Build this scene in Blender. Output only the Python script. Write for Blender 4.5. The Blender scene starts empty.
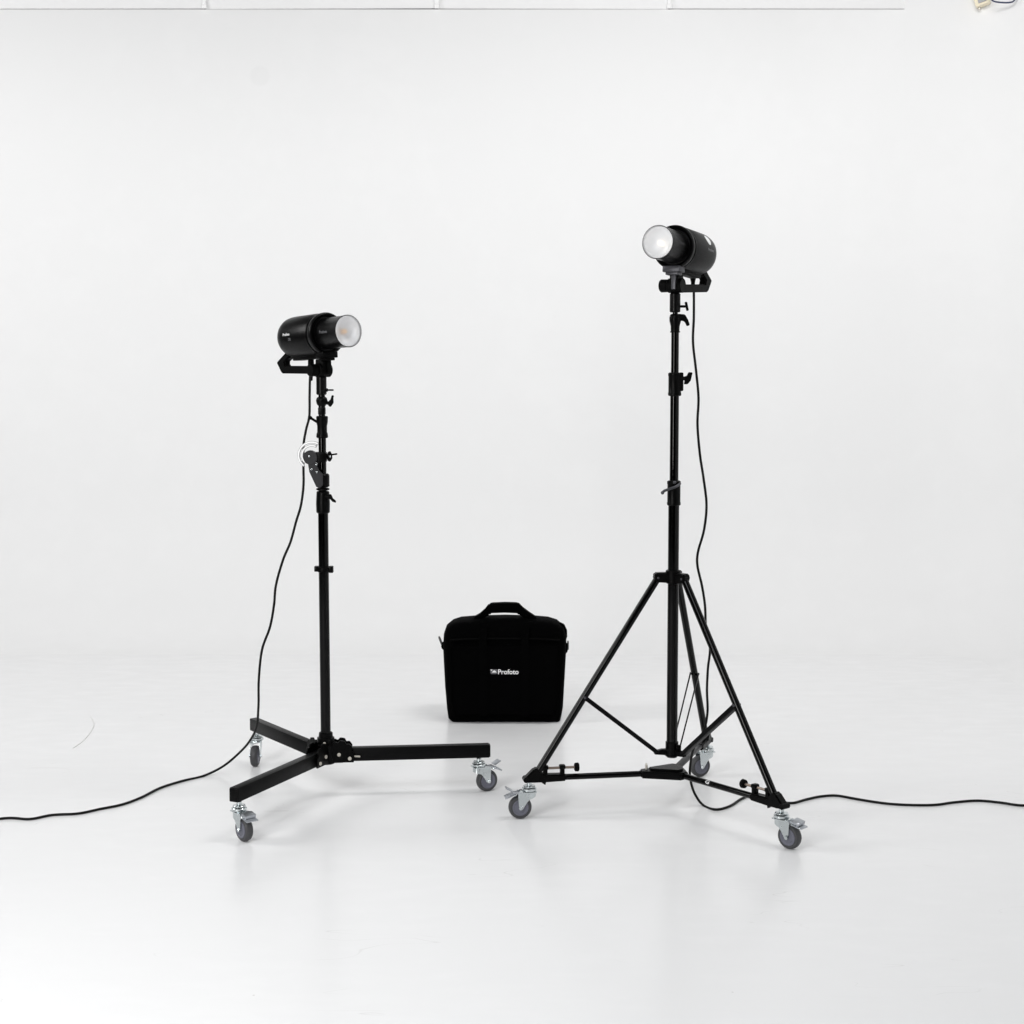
import bpy, bmesh, math, random
from mathutils import Vector, Matrix
PI = math.pi
R = math.radians
random.seed(4)
S = bpy.context.scene
COL = S.collection

# ------------------------------------------------------------------ camera
F_PX, PITCH, CAM_H, CY = 1565.0, R(3.6), 1.482, 456.0
cd = bpy.data.cameras.new('camera')
cam = bpy.data.objects.new('camera', cd); COL.objects.link(cam)
cam.location = (0, 0, CAM_H); cam.rotation_euler = (R(90) - PITCH, 0, 0)
cd.sensor_width = 36.0; cd.lens = 36.0 * F_PX / 1024
cd.shift_y = -(512 - CY) / 1024.0
cd.clip_end = 200; cd.clip_start = 0.05
S.camera = cam
S.render.resolution_x = 1024; S.render.resolution_y = 1024

# ------------------------------------------------------------------ world, lamps, exposure
W = bpy.data.worlds.new('World'); S.world = W; W.use_nodes = True
bg = W.node_tree.nodes['Background']
bg.inputs[1].default_value = 0.15
# studio surroundings: bright high ceiling bounce, darker open room at eye level
_nt = W.node_tree; _tc = _nt.nodes.new('ShaderNodeTexCoord'); _sp = _nt.nodes.new('ShaderNodeSeparateXYZ')
_mr = _nt.nodes.new('ShaderNodeMapRange'); _mr.interpolation_type = 'SMOOTHSTEP'
_mr.inputs[1].default_value = .12; _mr.inputs[2].default_value = .62
_mx = _nt.nodes.new('ShaderNodeMix'); _mx.data_type = 'RGBA'
_mx.inputs[6].default_value = (.03, .03, .03, 1); _mx.inputs[7].default_value = (.80, .81, .82, 1)
_nt.links.new(_tc.outputs['Generated'], _sp.inputs[0]); _nt.links.new(_sp.outputs['Z'], _mr.inputs[0])
_nt.links.new(_mr.outputs[0], _mx.inputs[0]); _nt.links.new(_mx.outputs[2], bg.inputs[0])
S.view_settings.view_transform = 'Standard'; S.view_settings.look = 'None'
S.view_settings.exposure = 0; S.view_settings.gamma = 1
S.view_settings.use_curve_mapping = False

def area(name, loc, target, sx, sy, power, col=(1, 1, 1)):
    l = bpy.data.lights.new(name, 'AREA'); l.shape = 'RECTANGLE'; l.size = sx; l.size_y = sy
    l.energy = power; l.color = col
    o = bpy.data.objects.new(name, l); COL.objects.link(o); o.location = loc
    o.rotation_euler = (Vector(target) - Vector(loc)).to_track_quat('-Z', 'Y').to_euler()
    return o
area('key_softbox', (-2.3, 1.4, 1.55), (0.0, 5.1, 0.9), 0.65, 1.5, 70, (1, .985, .96))
area('overhead_softbox', (-1.8, 0.9, 4.4), (-0.5, 3.2, 0), 3.4, 2.5, 138, (.95, .975, 1.0))
area('wall_light_left', (-5.2, 5.2, 3.6), (0.8, 8.4, 1.9), 1.0, 2.2, 123, (1, .995, .99))
area('wall_light_right', (1.3, 5.0, 4.3), (0.4, 8.5, 1.5), 1.8, 0.9, 71, (1, .995, .99))

# ------------------------------------------------------------------ pixel ray helpers
FWD = Vector((0, math.cos(PITCH), -math.sin(PITCH))); UP = Vector((0, math.sin(PITCH), math.cos(PITCH)))
def ray(px, py): return FWD * F_PX + Vector((1, 0, 0)) * (px - 512) + UP * (CY - py)
def at(px, py, Y):
    d = ray(px, py); return Vector((0, 0, CAM_H)) + d * (Y / d.y)
def ground(px, py, z=0.0):
    d = ray(px, py); return Vector((0, 0, CAM_H)) + d * ((z - CAM_H) / d.z)

# ------------------------------------------------------------------ materials
def mat(name, col, rough=.5, metal=0., spec=.5, bump=0., bscale=200., var=0.):
    m = bpy.data.materials.new(name); m.use_nodes = True
    nt = m.node_tree; b = nt.nodes['Principled BSDF']
    b.inputs['Base Color'].default_value = (*col, 1); b.inputs['Roughness'].default_value = rough
    b.inputs['Metallic'].default_value = metal; b.inputs['Specular IOR Level'].default_value = spec
    tc = nt.nodes.new('ShaderNodeTexCoord')
    n = nt.nodes.new('ShaderNodeTexNoise'); n.inputs['Scale'].default_value = bscale
    n.inputs['Detail'].default_value = 4
    nt.links.new(tc.outputs['Object'], n.inputs['Vector'])
    mr = nt.nodes.new('ShaderNodeMapRange')
    mr.inputs[1].default_value = .3; mr.inputs[2].default_value = .7
    mr.inputs[3].default_value = max(0, rough - .07); mr.inputs[4].default_value = rough + .07
    nt.links.new(n.outputs['Fac'], mr.inputs[0]); nt.links.new(mr.outputs[0], b.inputs['Roughness'])
    if var:
        mx = nt.nodes.new('ShaderNodeMix'); mx.data_type = 'RGBA'
        mx.inputs[6].default_value = (*[c * (1 - var) for c in col], 1)
        mx.inputs[7].default_value = (*[min(1, c * (1 + var)) for c in col], 1)
        nt.links.new(n.outputs['Fac'], mx.inputs[0]); nt.links.new(mx.outputs[2], b.inputs['Base Color'])
    if bump:
        bp = nt.nodes.new('ShaderNodeBump'); bp.inputs['Strength'].default_value = bump
        bp.inputs['Distance'].default_value = .001
        nt.links.new(n.outputs['Fac'], bp.inputs['Height']); nt.links.new(bp.outputs[0], b.inputs['Normal'])
    return m
M_pole = mat('gloss_black_tube', (.0003, .0003, .0003), .09, 0, .19)
M_cast = mat('cast_black', (.0006, .0006, .0006), .34, 0, .09, .4, 300)
M_leg = mat('satin_black_leg', (.0018, .0018, .002), .4, 0, .10, .1, 300)
M_body = mat('matte_black_shell', (.0018, .0018, .0019), .32, 0, .13, .15, 500)
M_grey = mat('anodised_and_lit_grey', (.07, .07, .078), .4, .6, .4)
M_plast = mat('black_plastic', (.0012, .0012, .0012), .5, 0, .06)
M_gunmetal = mat('gunmetal_plate', (.022, .022, .024), .4, .3, .3)
M_zinc = mat('zinc_plate', (.60, .64, .65), .24, 1, .5, .02, 60, .06)
M_pedal = mat('pressed_steel_pedal', (.42, .44, .47), .35, .9, .5, .1, 120, .15)
M_tyre = mat('grey_rubber_tyre', (.055, .055, .058), .5, 0, .35, .2, 300, .1)
M_hub = mat('blue_grey_wheel_core', (.125, .127, .158), .4, 0, .4)
M_bolt = mat('cream_bolt', (.55, .52, .46), .35, .5, .5)
M_rod = mat('bronze_screw', (.30, .24, .20), .35, .8, .5)
M_bag = mat('black_nylon', (.0006, .0006, .0007), .8, 0, .02, .5, 900)
M_web = mat('webbing', (.0007, .0007, .0008), .75, 0, .02, .6, 700)
M_cable = mat('black_rubber_cable', (.004, .004, .004), .45, 0, .15)
M_print = mat('white_print', (.8, .8, .8), .5)
M_print2 = mat('grey_print', (.16, .16, .17), .5)
M_badge = mat('dark_print', (.035, .035, .04), .5)
M_cream = mat('cream_plastic', (.82, .74, .56), .5)
M_panel = mat('grey_sensor_window', (.36, .36, .37), .3)
M_blue = mat('navy_cable', (.04, .05, .10), .4)
M_dark = mat('gap_shade', (.02, .02, .02), .9)
M_reflect = mat('silver_reflector', (.92, .92, .93), .45, .2, .5)
M_bulb = mat('amber_bulb', (.90, .46, .12), .35)

M_bulb_glow = mat('warm_bulb_added_glow', (.85, .7, .5), .35)
M_bulb_glow.node_tree.nodes['Principled BSDF'].inputs['Emission Color'].default_value = (1, .93, .82, 1)
M_bulb_glow.node_tree.nodes['Principled BSDF'].inputs['Emission Strength'].default_value = 1.0  # glow added to whiten the right lamp's glass

def glass_mat():
    m = bpy.data.materials.new('frosted_glass'); m.use_nodes = True; nt = m.node_tree
    b = nt.nodes['Principled BSDF']; out = nt.nodes['Material Output']
    b.inputs['Base Color'].default_value = (.78, .78, .79, 1); b.inputs['Roughness'].default_value = .18
    tc = nt.nodes.new('ShaderNodeTexCoord'); n = nt.nodes.new('ShaderNodeTexNoise')
    n.inputs['Scale'].default_value = 120; nt.links.new(tc.outputs['Object'], n.inputs['Vector'])
    bp = nt.nodes.new('ShaderNodeBump'); bp.inputs['Strength'].default_value = .1
    nt.links.new(n.outputs['Fac'], bp.inputs['Height']); nt.links.new(bp.outputs[0], b.inputs['Normal'])
    t = nt.nodes.new('ShaderNodeBsdfTransparent'); t.inputs[0].default_value = (.93, .94, .95, 1)
    mx = nt.nodes.new('ShaderNodeMixShader'); mx.inputs[0].default_value = .36
    nt.links.new(t.outputs[0], mx.inputs[1]); nt.links.new(b.outputs[0], mx.inputs[2])
    nt.links.new(mx.outputs[0], out.inputs['Surface'])
    return m
M_glass = glass_mat()

def paint_mat(name, base, rough, floor):
    m = bpy.data.materials.new(name); m.use_nodes = True; nt = m.node_tree; L = nt.links
    b = nt.nodes['Principled BSDF']
    tc = nt.nodes.new('ShaderNodeTexCoord')
    def noise(sc, det=4, stretch=None):
        n = nt.nodes.new('ShaderNodeTexNoise'); n.inputs['Scale'].default_value = sc
        n.inputs['Detail'].default_value = det
        if stretch:
            mp = nt.nodes.new('ShaderNodeMapping'); mp.inputs['Scale'].default_value = stretch
            L.new(tc.outputs['Object'], mp.inputs[0]); L.new(mp.outputs[0], n.inputs['Vector'])
        else: L.new(tc.outputs['Object'], n.inputs['Vector'])
        return n
    n1 = noise(1.1, 5); n2 = noise(7, 6, (1, 2.2, 1) if floor else None)
    mx = nt.nodes.new('ShaderNodeMix'); mx.data_type = 'RGBA'
    mx.inputs[6].default_value = (*[c * .99 for c in base], 1); mx.inputs[7].default_value = (*base, 1)
    ad = nt.nodes.new('ShaderNodeMath'); ad.operation = 'ADD'
    L.new(n1.outputs['Fac'], ad.inputs[0]); L.new(n2.outputs['Fac'], ad.inputs[1])
    mr = nt.nodes.new('ShaderNodeMapRange'); mr.inputs[1].default_value = 1.0; mr.inputs[2].default_value = 1.2
    L.new(ad.outputs[0], mr.inputs[0]); L.new(mr.outputs[0], mx.inputs[0])
    last = mx.outputs[2]
    def darken(fac, col, last):
        k = nt.nodes.new('ShaderNodeMix'); k.data_type = 'RGBA'
        L.new(fac, k.inputs[0]); L.new(last, k.inputs[6]); k.inputs[7].default_value = (*col, 1)
        return k.outputs[2]
    if floor:
        v = nt.nodes.new('ShaderNodeTexVoronoi'); v.inputs['Scale'].default_value = 2.6
        L.new(tc.outputs['Object'], v.inputs['Vector'])
        r = nt.nodes.new('ShaderNodeMapRange'); r.inputs[1].default_value = .006; r.inputs[2].default_value = .012
        r.inputs[3].default_value = .4; r.inputs[4].default_value = 0
        L.new(v.outputs['Distance'], r.inputs[0]); last = darken(r.outputs[0], (.35, .33, .3), last)
        # long faint scuffs
        s = noise(2.2, 2, (.6, 3.2, 1)); a = nt.nodes.new('ShaderNodeMath'); a.operation = 'SUBTRACT'
        L.new(s.outputs['Fac'], a.inputs[0]); a.inputs[1].default_value = .5
        a2 = nt.nodes.new('ShaderNodeMath'); a2.operation = 'ABSOLUTE'; L.new(a.outputs[0], a2.inputs[0])
        g = noise(3.5, 2)
        r2 = nt.nodes.new('ShaderNodeMapRange'); r2.inputs[1].default_value = .0; r2.inputs[2].default_value = .0025
        r2.inputs[3].default_value = .22; r2.inputs[4].default_value = 0
        L.new(a2.outputs[0], r2.inputs[0])
        gm = nt.nodes.new('ShaderNodeMapRange'); gm.inputs[1].default_value = .55; gm.inputs[2].default_value = .65
        L.new(g.outputs['Fac'], gm.inputs[0])
        mm = nt.nodes.new('ShaderNodeMath'); mm.operation = 'MULTIPLY'
        L.new(r2.outputs[0], mm.inputs[0]); L.new(gm.outputs[0], mm.inputs[1])
        last = darken(mm.outputs[0], (.4, .39, .37), last)
    else:
        c = at(260, 76, WALL_Y)
        d = nt.nodes.new('ShaderNodeVectorMath'); d.operation = 'DISTANCE'
        L.new(tc.outputs['Object'], d.inputs[0]); d.inputs[1].default_value = c
        r = nt.nodes.new('ShaderNodeMapRange'); r.inputs[1].default_value = .045; r.inputs[2].default_value = .06
        r.inputs[3].default_value = .10; r.inputs[4].default_value = 0
        L.new(d.outputs['Value'], r.inputs[0]); last = darken(r.outputs[0], (.6, .6, .6), last)
    L.new(last, b.inputs['Base Color'])
    rr = nt.nodes.new('ShaderNodeMapRange'); rr.inputs[1].default_value = .3; rr.inputs[2].default_value = .7
    rr.inputs[3].default_value = rough - .02; rr.inputs[4].default_value = rough + .03
    sx = nt.nodes.new('ShaderNodeSeparateXYZ'); L.new(tc.outputs['Object'], sx.inputs[0])
    zr = nt.nodes.new('ShaderNodeMapRange'); zr.inputs[1].default_value = .0; zr.inputs[2].default_value = .6
    zr.inputs[3].default_value = 0; zr.inputs[4].default_value = 0
    L.new(sx.outputs['Z'], zr.inputs[0])
    zs = nt.nodes.new('ShaderNodeMapRange'); zs.inputs[1].default_value = .0; zs.inputs[2].default_value = .34
    zs.interpolation_type = 'SMOOTHSTEP'; zs.inputs[3].default_value = .40; zs.inputs[4].default_value = .0
    L.new(sx.outputs['Z'], zs.inputs[0]); L.new(zs.outputs[0], b.inputs['Specular IOR Level'])
    sm = nt.nodes.new('ShaderNodeMath'); sm.operation = 'ADD'
    L.new(rr.outputs[0], sm.inputs[0]); L.new(zr.outputs[0], sm.inputs[1])
    L.new(n2.outputs['Fac'], rr.inputs[0]); L.new(sm.outputs[0], b.inputs['Roughness'])
    n3 = noise(38, 5); bp = nt.nodes.new('ShaderNodeBump'); bp.inputs['Strength'].default_value = .05
    bp.inputs['Distance'].default_value = .001
    L.new(n3.outputs['Fac'], bp.inputs['Height']); L.new(bp.outputs[0], b.inputs['Normal'])
    return m

FLOOR_END, COVE = 7.75, .75
WALL_Y = FLOOR_END + COVE
M_floor = paint_mat('white_floor_paint', (.84, .84, .843), .24, True)
M_wall = paint_mat('white_wall_paint', (.84, .84, .84), .24, False)

# ------------------------------------------------------------------ mesh helpers
def frame(z):
    z = Vector(z).normalized(); a = Vector((0, 0, 1)) if abs(z.z) < .9 else Vector((1, 0, 0))
    x = a.cross(z).normalized(); return x, z.cross(x), z
class MB:
    def __init__(self): self.bm = bmesh.new()
    def lathe(self, o, axis, prof, n=32, cap=True):
        """prof: (distance along the axis, radius)"""
        x, y, z = frame(axis); o = Vector(o); rings = []
        for h, r in prof:
            if r < 1e-6: rings.append([self.bm.verts.new(o + z * h)])
            else: rings.append([self.bm.verts.new(o + z * h + (x * math.cos(2 * PI * k / n) + y * math.sin(2 * PI * k / n)) * r) for k in range(n)])
        for a, b in zip(rings, rings[1:]):
            for k in range(n):
                k2 = (k + 1) % n
                if len(a) == 1 and len(b) == 1: continue
                if len(a) == 1: f = (a[0], b[k2], b[k])
                elif len(b) == 1: f = (a[k], a[k2], b[0])
                else: f = (a[k], a[k2], b[k2], b[k])
                self.bm.faces.new(f)
        if cap:
            if len(rings[0]) > 1: self.bm.faces.new(rings[0][::-1])
            if len(rings[-1]) > 1: self.bm.faces.new(rings[-1])
        return self
    def cyl(self, a, b, r, r2=None, n=28, bev=.0015):
        a = Vector(a); b = Vector(b); L = (b - a).length; r2 = r if r2 is None else r2
        bev = min(bev, r * .4, L * .3)
        return self.lathe(a, b - a, [(0, r - bev), (bev, r), (L - bev, r2), (L, r2 - bev)], n)
    def sphere(self, c, r, n=20):
        return self.lathe(c, (0, 0, 1), [(-math.cos(PI * k / 10) * r, math.sin(PI * k / 10) * r) for k in range(11)], n)
    def box(self, c, size, axes=None, bev=.002):
        X, Y, Z = axes or (Vector((1, 0, 0)), Vector((0, 1, 0)), Vector((0, 0, 1)))
        c = Vector(c); hx, hy, hz = [s / 2 for s in size]; t = bmesh.new()
        vs = [t.verts.new(c + X * (sx * hx) + Y * (sy * hy) + Z * (sz * hz)) for sx in (-1, 1) for sy in (-1, 1) for sz in (-1, 1)]
        for f in ((0, 1, 3, 2), (4, 6, 7, 5), (0, 4, 5, 1), (2, 3, 7, 6), (0, 2, 6, 4), (1, 5, 7, 3)): t.faces.new([vs[i] for i in f])
        bmesh.ops.recalc_face_normals(t, faces=t.faces)
        if bev: bmesh.ops.bevel(t, geom=t.edges[:], offset=min(bev, min(size) * .3), segments=2, affect='EDGES', profile=.5)
        return self.merge(t)
    def merge(self, t):
        me = bpy.data.meshes.new('tmp'); t.to_mesh(me); t.free(); self.bm.from_mesh(me); bpy.data.meshes.remove(me); return self
    def bar(self, a, b, w, h, up=(0, 0, 1), bev=.002):
        """box running from a to b, h measured along up, w sideways"""
        a = Vector(a); b = Vector(b); X = (b - a).normalized(); Y = Vector(up).cross(X).normalized(); Z = X.cross(Y)
        return self.box((a + b) / 2, ((b - a).length, w, h), (X, Y, Z), bev)
    def prism(self, pts, dirv, bev=.0015):
        """closed outline pushed along dirv, centred on the outline"""
        t = bmesh.new(); d = Vector(dirv)
        lo = [t.verts.new(Vector(p) - d / 2) for p in pts]; hi = [t.verts.new(Vector(p) + d / 2) for p in pts]
        n = len(pts); t.faces.new(lo[::-1]); t.faces.new(hi)
        for k in range(n): t.faces.new((lo[k], lo[(k + 1) % n], hi[(k + 1) % n], hi[k]))
        bmesh.ops.recalc_face_normals(t, faces=t.faces)
        if bev: bmesh.ops.bevel(t, geom=[e for e in t.edges if e.calc_face_angle(0) > .6], offset=bev, segments=2, affect='EDGES')
        return self.merge(t)
    def tube(self, pts, r, n=10, smooth=True, sub=8, closed=False):
        P = [Vector(p) for p in pts]
        if smooth:
            Q = []
            m = len(P)
            for i in range(m if closed else m - 1):
                if closed: p0, p1, p2, p3 = P[i - 1], P[i], P[(i + 1) % m], P[(i + 2) % m]
                else: p0, p1, p2, p3 = P[max(i - 1, 0)], P[i], P[i + 1], P[min(i + 2, m - 1)]
                for s in range(sub):
                    t = s / sub
                    Q.append(.5 * ((2 * p1) + (p2 - p0) * t + (2 * p0 - 5 * p1 + 4 * p2 - p3) * t * t + (3 * p1 - p0 - 3 * p2 + p3) * t ** 3))
            if not closed: Q.append(P[-1])
            P = Q
        rings = []; prev = None; m = len(P)
        for i, p in enumerate(P):
            if closed: t = (P[(i + 1) % m] - P[i - 1]).normalized()
            else: t = (P[min(i + 1, m - 1)] - P[max(i - 1, 0)]).normalized()
            if prev is None: x = frame(t)[0]
            else: x = (prev - t * prev.dot(t)).normalized()
            prev = x; y = t.cross(x)
            rings.append([self.bm.verts.new(p + (x * math.cos(2 * PI * k / n) + y * math.sin(2 * PI * k / n)) * r) for k in range(n)])
        for a, b in (list(zip(rings, rings[1:])) + ([(rings[-1], rings[0])] if closed else [])):
            for k in range(n): self.bm.faces.new((a[k], a[(k + 1) % n], b[(k + 1) % n], b[k]))
        if not closed: self.bm.faces.new(rings[0][::-1]); self.bm.faces.new(rings[-1])
        return self
    def build(self, name, m, parent=None, origin=None, sharp=35):
        if origin is not None: bmesh.ops.translate(self.bm, verts=self.bm.verts, vec=-Vector(origin))
        bmesh.ops.recalc_face_normals(self.bm, faces=self.bm.faces)
        me = bpy.data.meshes.new(name); self.bm.to_mesh(me); self.bm.free()
        me.materials.append(m)
        for p in me.polygons: p.use_smooth = True
        me.set_sharp_from_angle(angle=R(sharp))
        o = bpy.data.objects.new(name, me); COL.objects.link(o)
        if parent is not None: o.parent = parent
        return o
def tag(o, label=None, cat=None, group=None, kind=None):
    for k, v in (('label', label), ('category', cat), ('group', group), ('kind', kind)):
        if v: o[k] = v
    return o
def empty(name, loc=(0, 0, 0), rot=None, parent=None):
    o = bpy.data.objects.new(name, None); COL.objects.link(o); o.location = loc; o.empty_display_size = .05
    if rot is not None: o.rotation_euler = rot
    if parent: o.parent = parent
    return o
def text_obj(name, body, width, m, place, parent, offset=0.0, height=None):
    """real lettering as a thin mesh; place(u, v) maps text coordinates onto the surface"""
    c = bpy.data.curves.new('txt', 'FONT'); c.body = body; c.size = 1; c.offset = offset; c.extrude = 0
    c.resolution_u = 4
    t = bpy.data.objects.new('txt', c); COL.objects.link(t)
    dg = bpy.context.evaluated_depsgraph_get(); me = bpy.data.meshes.new_from_object(t.evaluated_get(dg))
    bpy.data.objects.remove(t); bpy.data.curves.remove(c)
    xs = [v.co.x for v in me.vertices]; ys = [v.co.y for v in me.vertices]
    s = width / (max(xs) - min(xs)); sy = s if height is None else height / (max(ys) - min(ys))
    cx = (max(xs) + min(xs)) / 2; cy = (max(ys) + min(ys)) / 2
    for v in me.vertices: v.co = place((v.co.x - cx) * s, (v.co.y - cy) * sy)
    me.materials.clear(); me.materials.append(m); me.name = name
    o = bpy.data.objects.new(name, me); COL.objects.link(o)
    if parent: o.parent = parent
    return o

# ------------------------------------------------------------------ setting: floor, cyclorama wall, strip above
XR = 2.30 + COVE           # right side wall of the cove
RC = .95                   # plan radius of its corner
zt = at(512, 9, WALL_Y).z  # top of the painted wall
fl = MB()
path = [(-7.0, WALL_Y)] + [(-6.5 + i, WALL_Y) for i in range(0, 9) if -6.5 + i < XR - RC - .2]
path += [(XR - RC - .002, WALL_Y), (XR - RC, WALL_Y)]
for k in range(1, 17):
    a = PI / 2 * (1 - k / 16); path.append((XR - RC + RC * math.cos(a), WALL_Y - RC + RC * math.sin(a)))
path += [(XR, y) for y in (6.5, 5.5, 4.5, 3.5, 2.5, 1.0, -1.0)]
def inward(i):
    x, y = path[i]
    if y >= WALL_Y - 1e-6 and x <= XR - RC + 1e-6: return Vector((0, -1, 0))
    if x >= XR - 1e-6: return Vector((-1, 0, 0))
    return (Vector((XR - RC, WALL_Y - RC, 0)) - Vector((x, y, 0))).normalized()
foot = [Vector((x, y, 0)) + inward(i) * COVE for i, (x, y) in enumerate(path)]
vs = [fl.bm.verts.new(p) for p in foot] + [fl.bm.verts.new((-7.0, -1.0, 0))]
fl.bm.faces.new(vs)
floor = tag(fl.build('floor', M_floor), kind='structure')
if floor.data.polygons[0].normal.z < 0: floor.data.flip_normals()
wl = MB(); cols = []
for i, (x, y) in enumerate(path):
    n = inward(i); col = []
    for k in range(15):
        a = PI / 2 * k / 14
        col.append(wl.bm.verts.new(Vector((x, y, 0)) + n * COVE * (1 - math.sin(a)) + Vector((0, 0, COVE * (1 - math.cos(a))))))
    tall = .8 if x >= XR - RC - 1e-4 else 0      # the rounded corner and side wall run up past the ledge
    for z in (1.2, 2.2, zt + tall - .006): col.append(wl.bm.verts.new((x, y, z)))
    col.append(wl.bm.verts.new(Vector((x, y, zt + tall)) - n * .006))
    col.append(wl.bm.verts.new(Vector((x, y, zt + tall)) - n * .12))
    cols.append(col)
for a, b in zip(cols, cols[1:]):
    for k in range(len(a) - 1): wl.bm.faces.new((a[k], b[k], b[k + 1], a[k + 1]))
tag(wl.build('backdrop_wall', M_wall, sharp=50), kind='structure')
# upper wall boards standing on the ledge, with joint battens and an uneven dark gap under them
UY = WALL_Y + .014
M_board = paint_mat('upper_board_paint', (.79, .79, .79), .24, False)
gaps = [(-3.6, at(205, 8, UY).x, .002, .004), (at(205, 8, UY).x, at(437, 8, UY).x, .001, .006), (at(437, 8, UY).x, at(669, 8, UY).x, .004, .001), (at(669, 8, UY).x, XR - RC + .1, .004, .003)]
for x0, x1, g0, g1 in gaps:
    b = MB(); d = Vector((0, .02, 0))
    b.prism([(x0 + .004, UY, zt + g0), (x1 - .004, UY, zt + g1), (x1 - .004, UY, zt + .75), (x0 + .004, UY, zt + .75)], d, .001)
    o = b.build('upper_wall_board', M_board); tag(o, kind='structure')
b = MB(); b.box((-.9, UY + .06, zt + .36), (5.9, .02, .8), bev=0); tag(b.build('gap_shade_sheet', M_dark), kind='structure')  # dark sheet, paints the shade inside the gap under the boards
for i, px in enumerate((205, 437, 669)):
    b = MB(); x = at(px, 5, UY).x
    b.box((x, UY - .017, zt + .38), (.018 if i != 1 else .026, .014, .74), bev=.002)
    b.box((x, UY - .02, zt + .012), (.026, .016, .022), bev=.004)
    o = b.build('joint_batten', M_wall)
    tag(o, ['white batten over the upper wall joint above the left lamp', 'white batten over the upper wall joint, widest and above the gap left of the bag', 'white batten over the upper wall joint, just left of the right lamp'][i], 'batten', 'battens along the top of the wall')

# cream sensor box and navy cable loop, top right
best = None
for k in range(200):     # where the view of the box meets the rounded corner
    a = PI / 2 * k / 199; x = XR - RC + RC * math.cos(a); y = WALL_Y - RC + RC * math.sin(a)
    e = abs(at(982, 4, y).x - x)
    if best is None or e < best[0]: best = (e, y, a)
CYR, ca = best[1], best[2]
bx = at(982, 3, CYR)
c0 = empty('sensor_box', (bx.x, bx.y, bx.z), (0, 0, ca - PI / 2)); tag(c0, 'small cream box with a grey window at the top right of the wall', 'sensor')
rot = Matrix.Rotation(R(-16), 3, 'Y'); ax = (rot @ Vector((1, 0, 0)), Vector((0, 1, 0)), rot @ Vector((0, 0, 1)))
MB().box((0, -.03, .02), (.075, .058, .085), ax, .008).build('housing', M_cream, c0)
MB().box((.006, -.062, .008), (.042, .008, .034), ax, .002).build('sensor_window', M_panel, c0)
MB().cyl((-.008, -.03, -.022), (-.010, -.03, -.042), .006).build('cable_gland', M_bolt, c0)
pts = [at(x, y, CYR - .12) for x, y in ((985, -14), (990, -3), (994, 1.3), (1003, 2.6), (1010, 2.4), (1014, .6), (1020, -8))]
tag(MB().tube(pts, .0042).build('hanging_cable', M_blue), 'thin navy cable sagging in front of the wall beside the cream box', 'cable')
pts = [ground(x, y, .0012) for x, y in ((73, 748), (82, 742), (90, 733), (94, 724), (90, 716))]
tag(MB().tube(pts, .0008, 6).build('thread', mat('pale_thread', (.70, .70, .68), .8)), 'fine pale thread curled on the floor left of the stands', 'thread')

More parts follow.
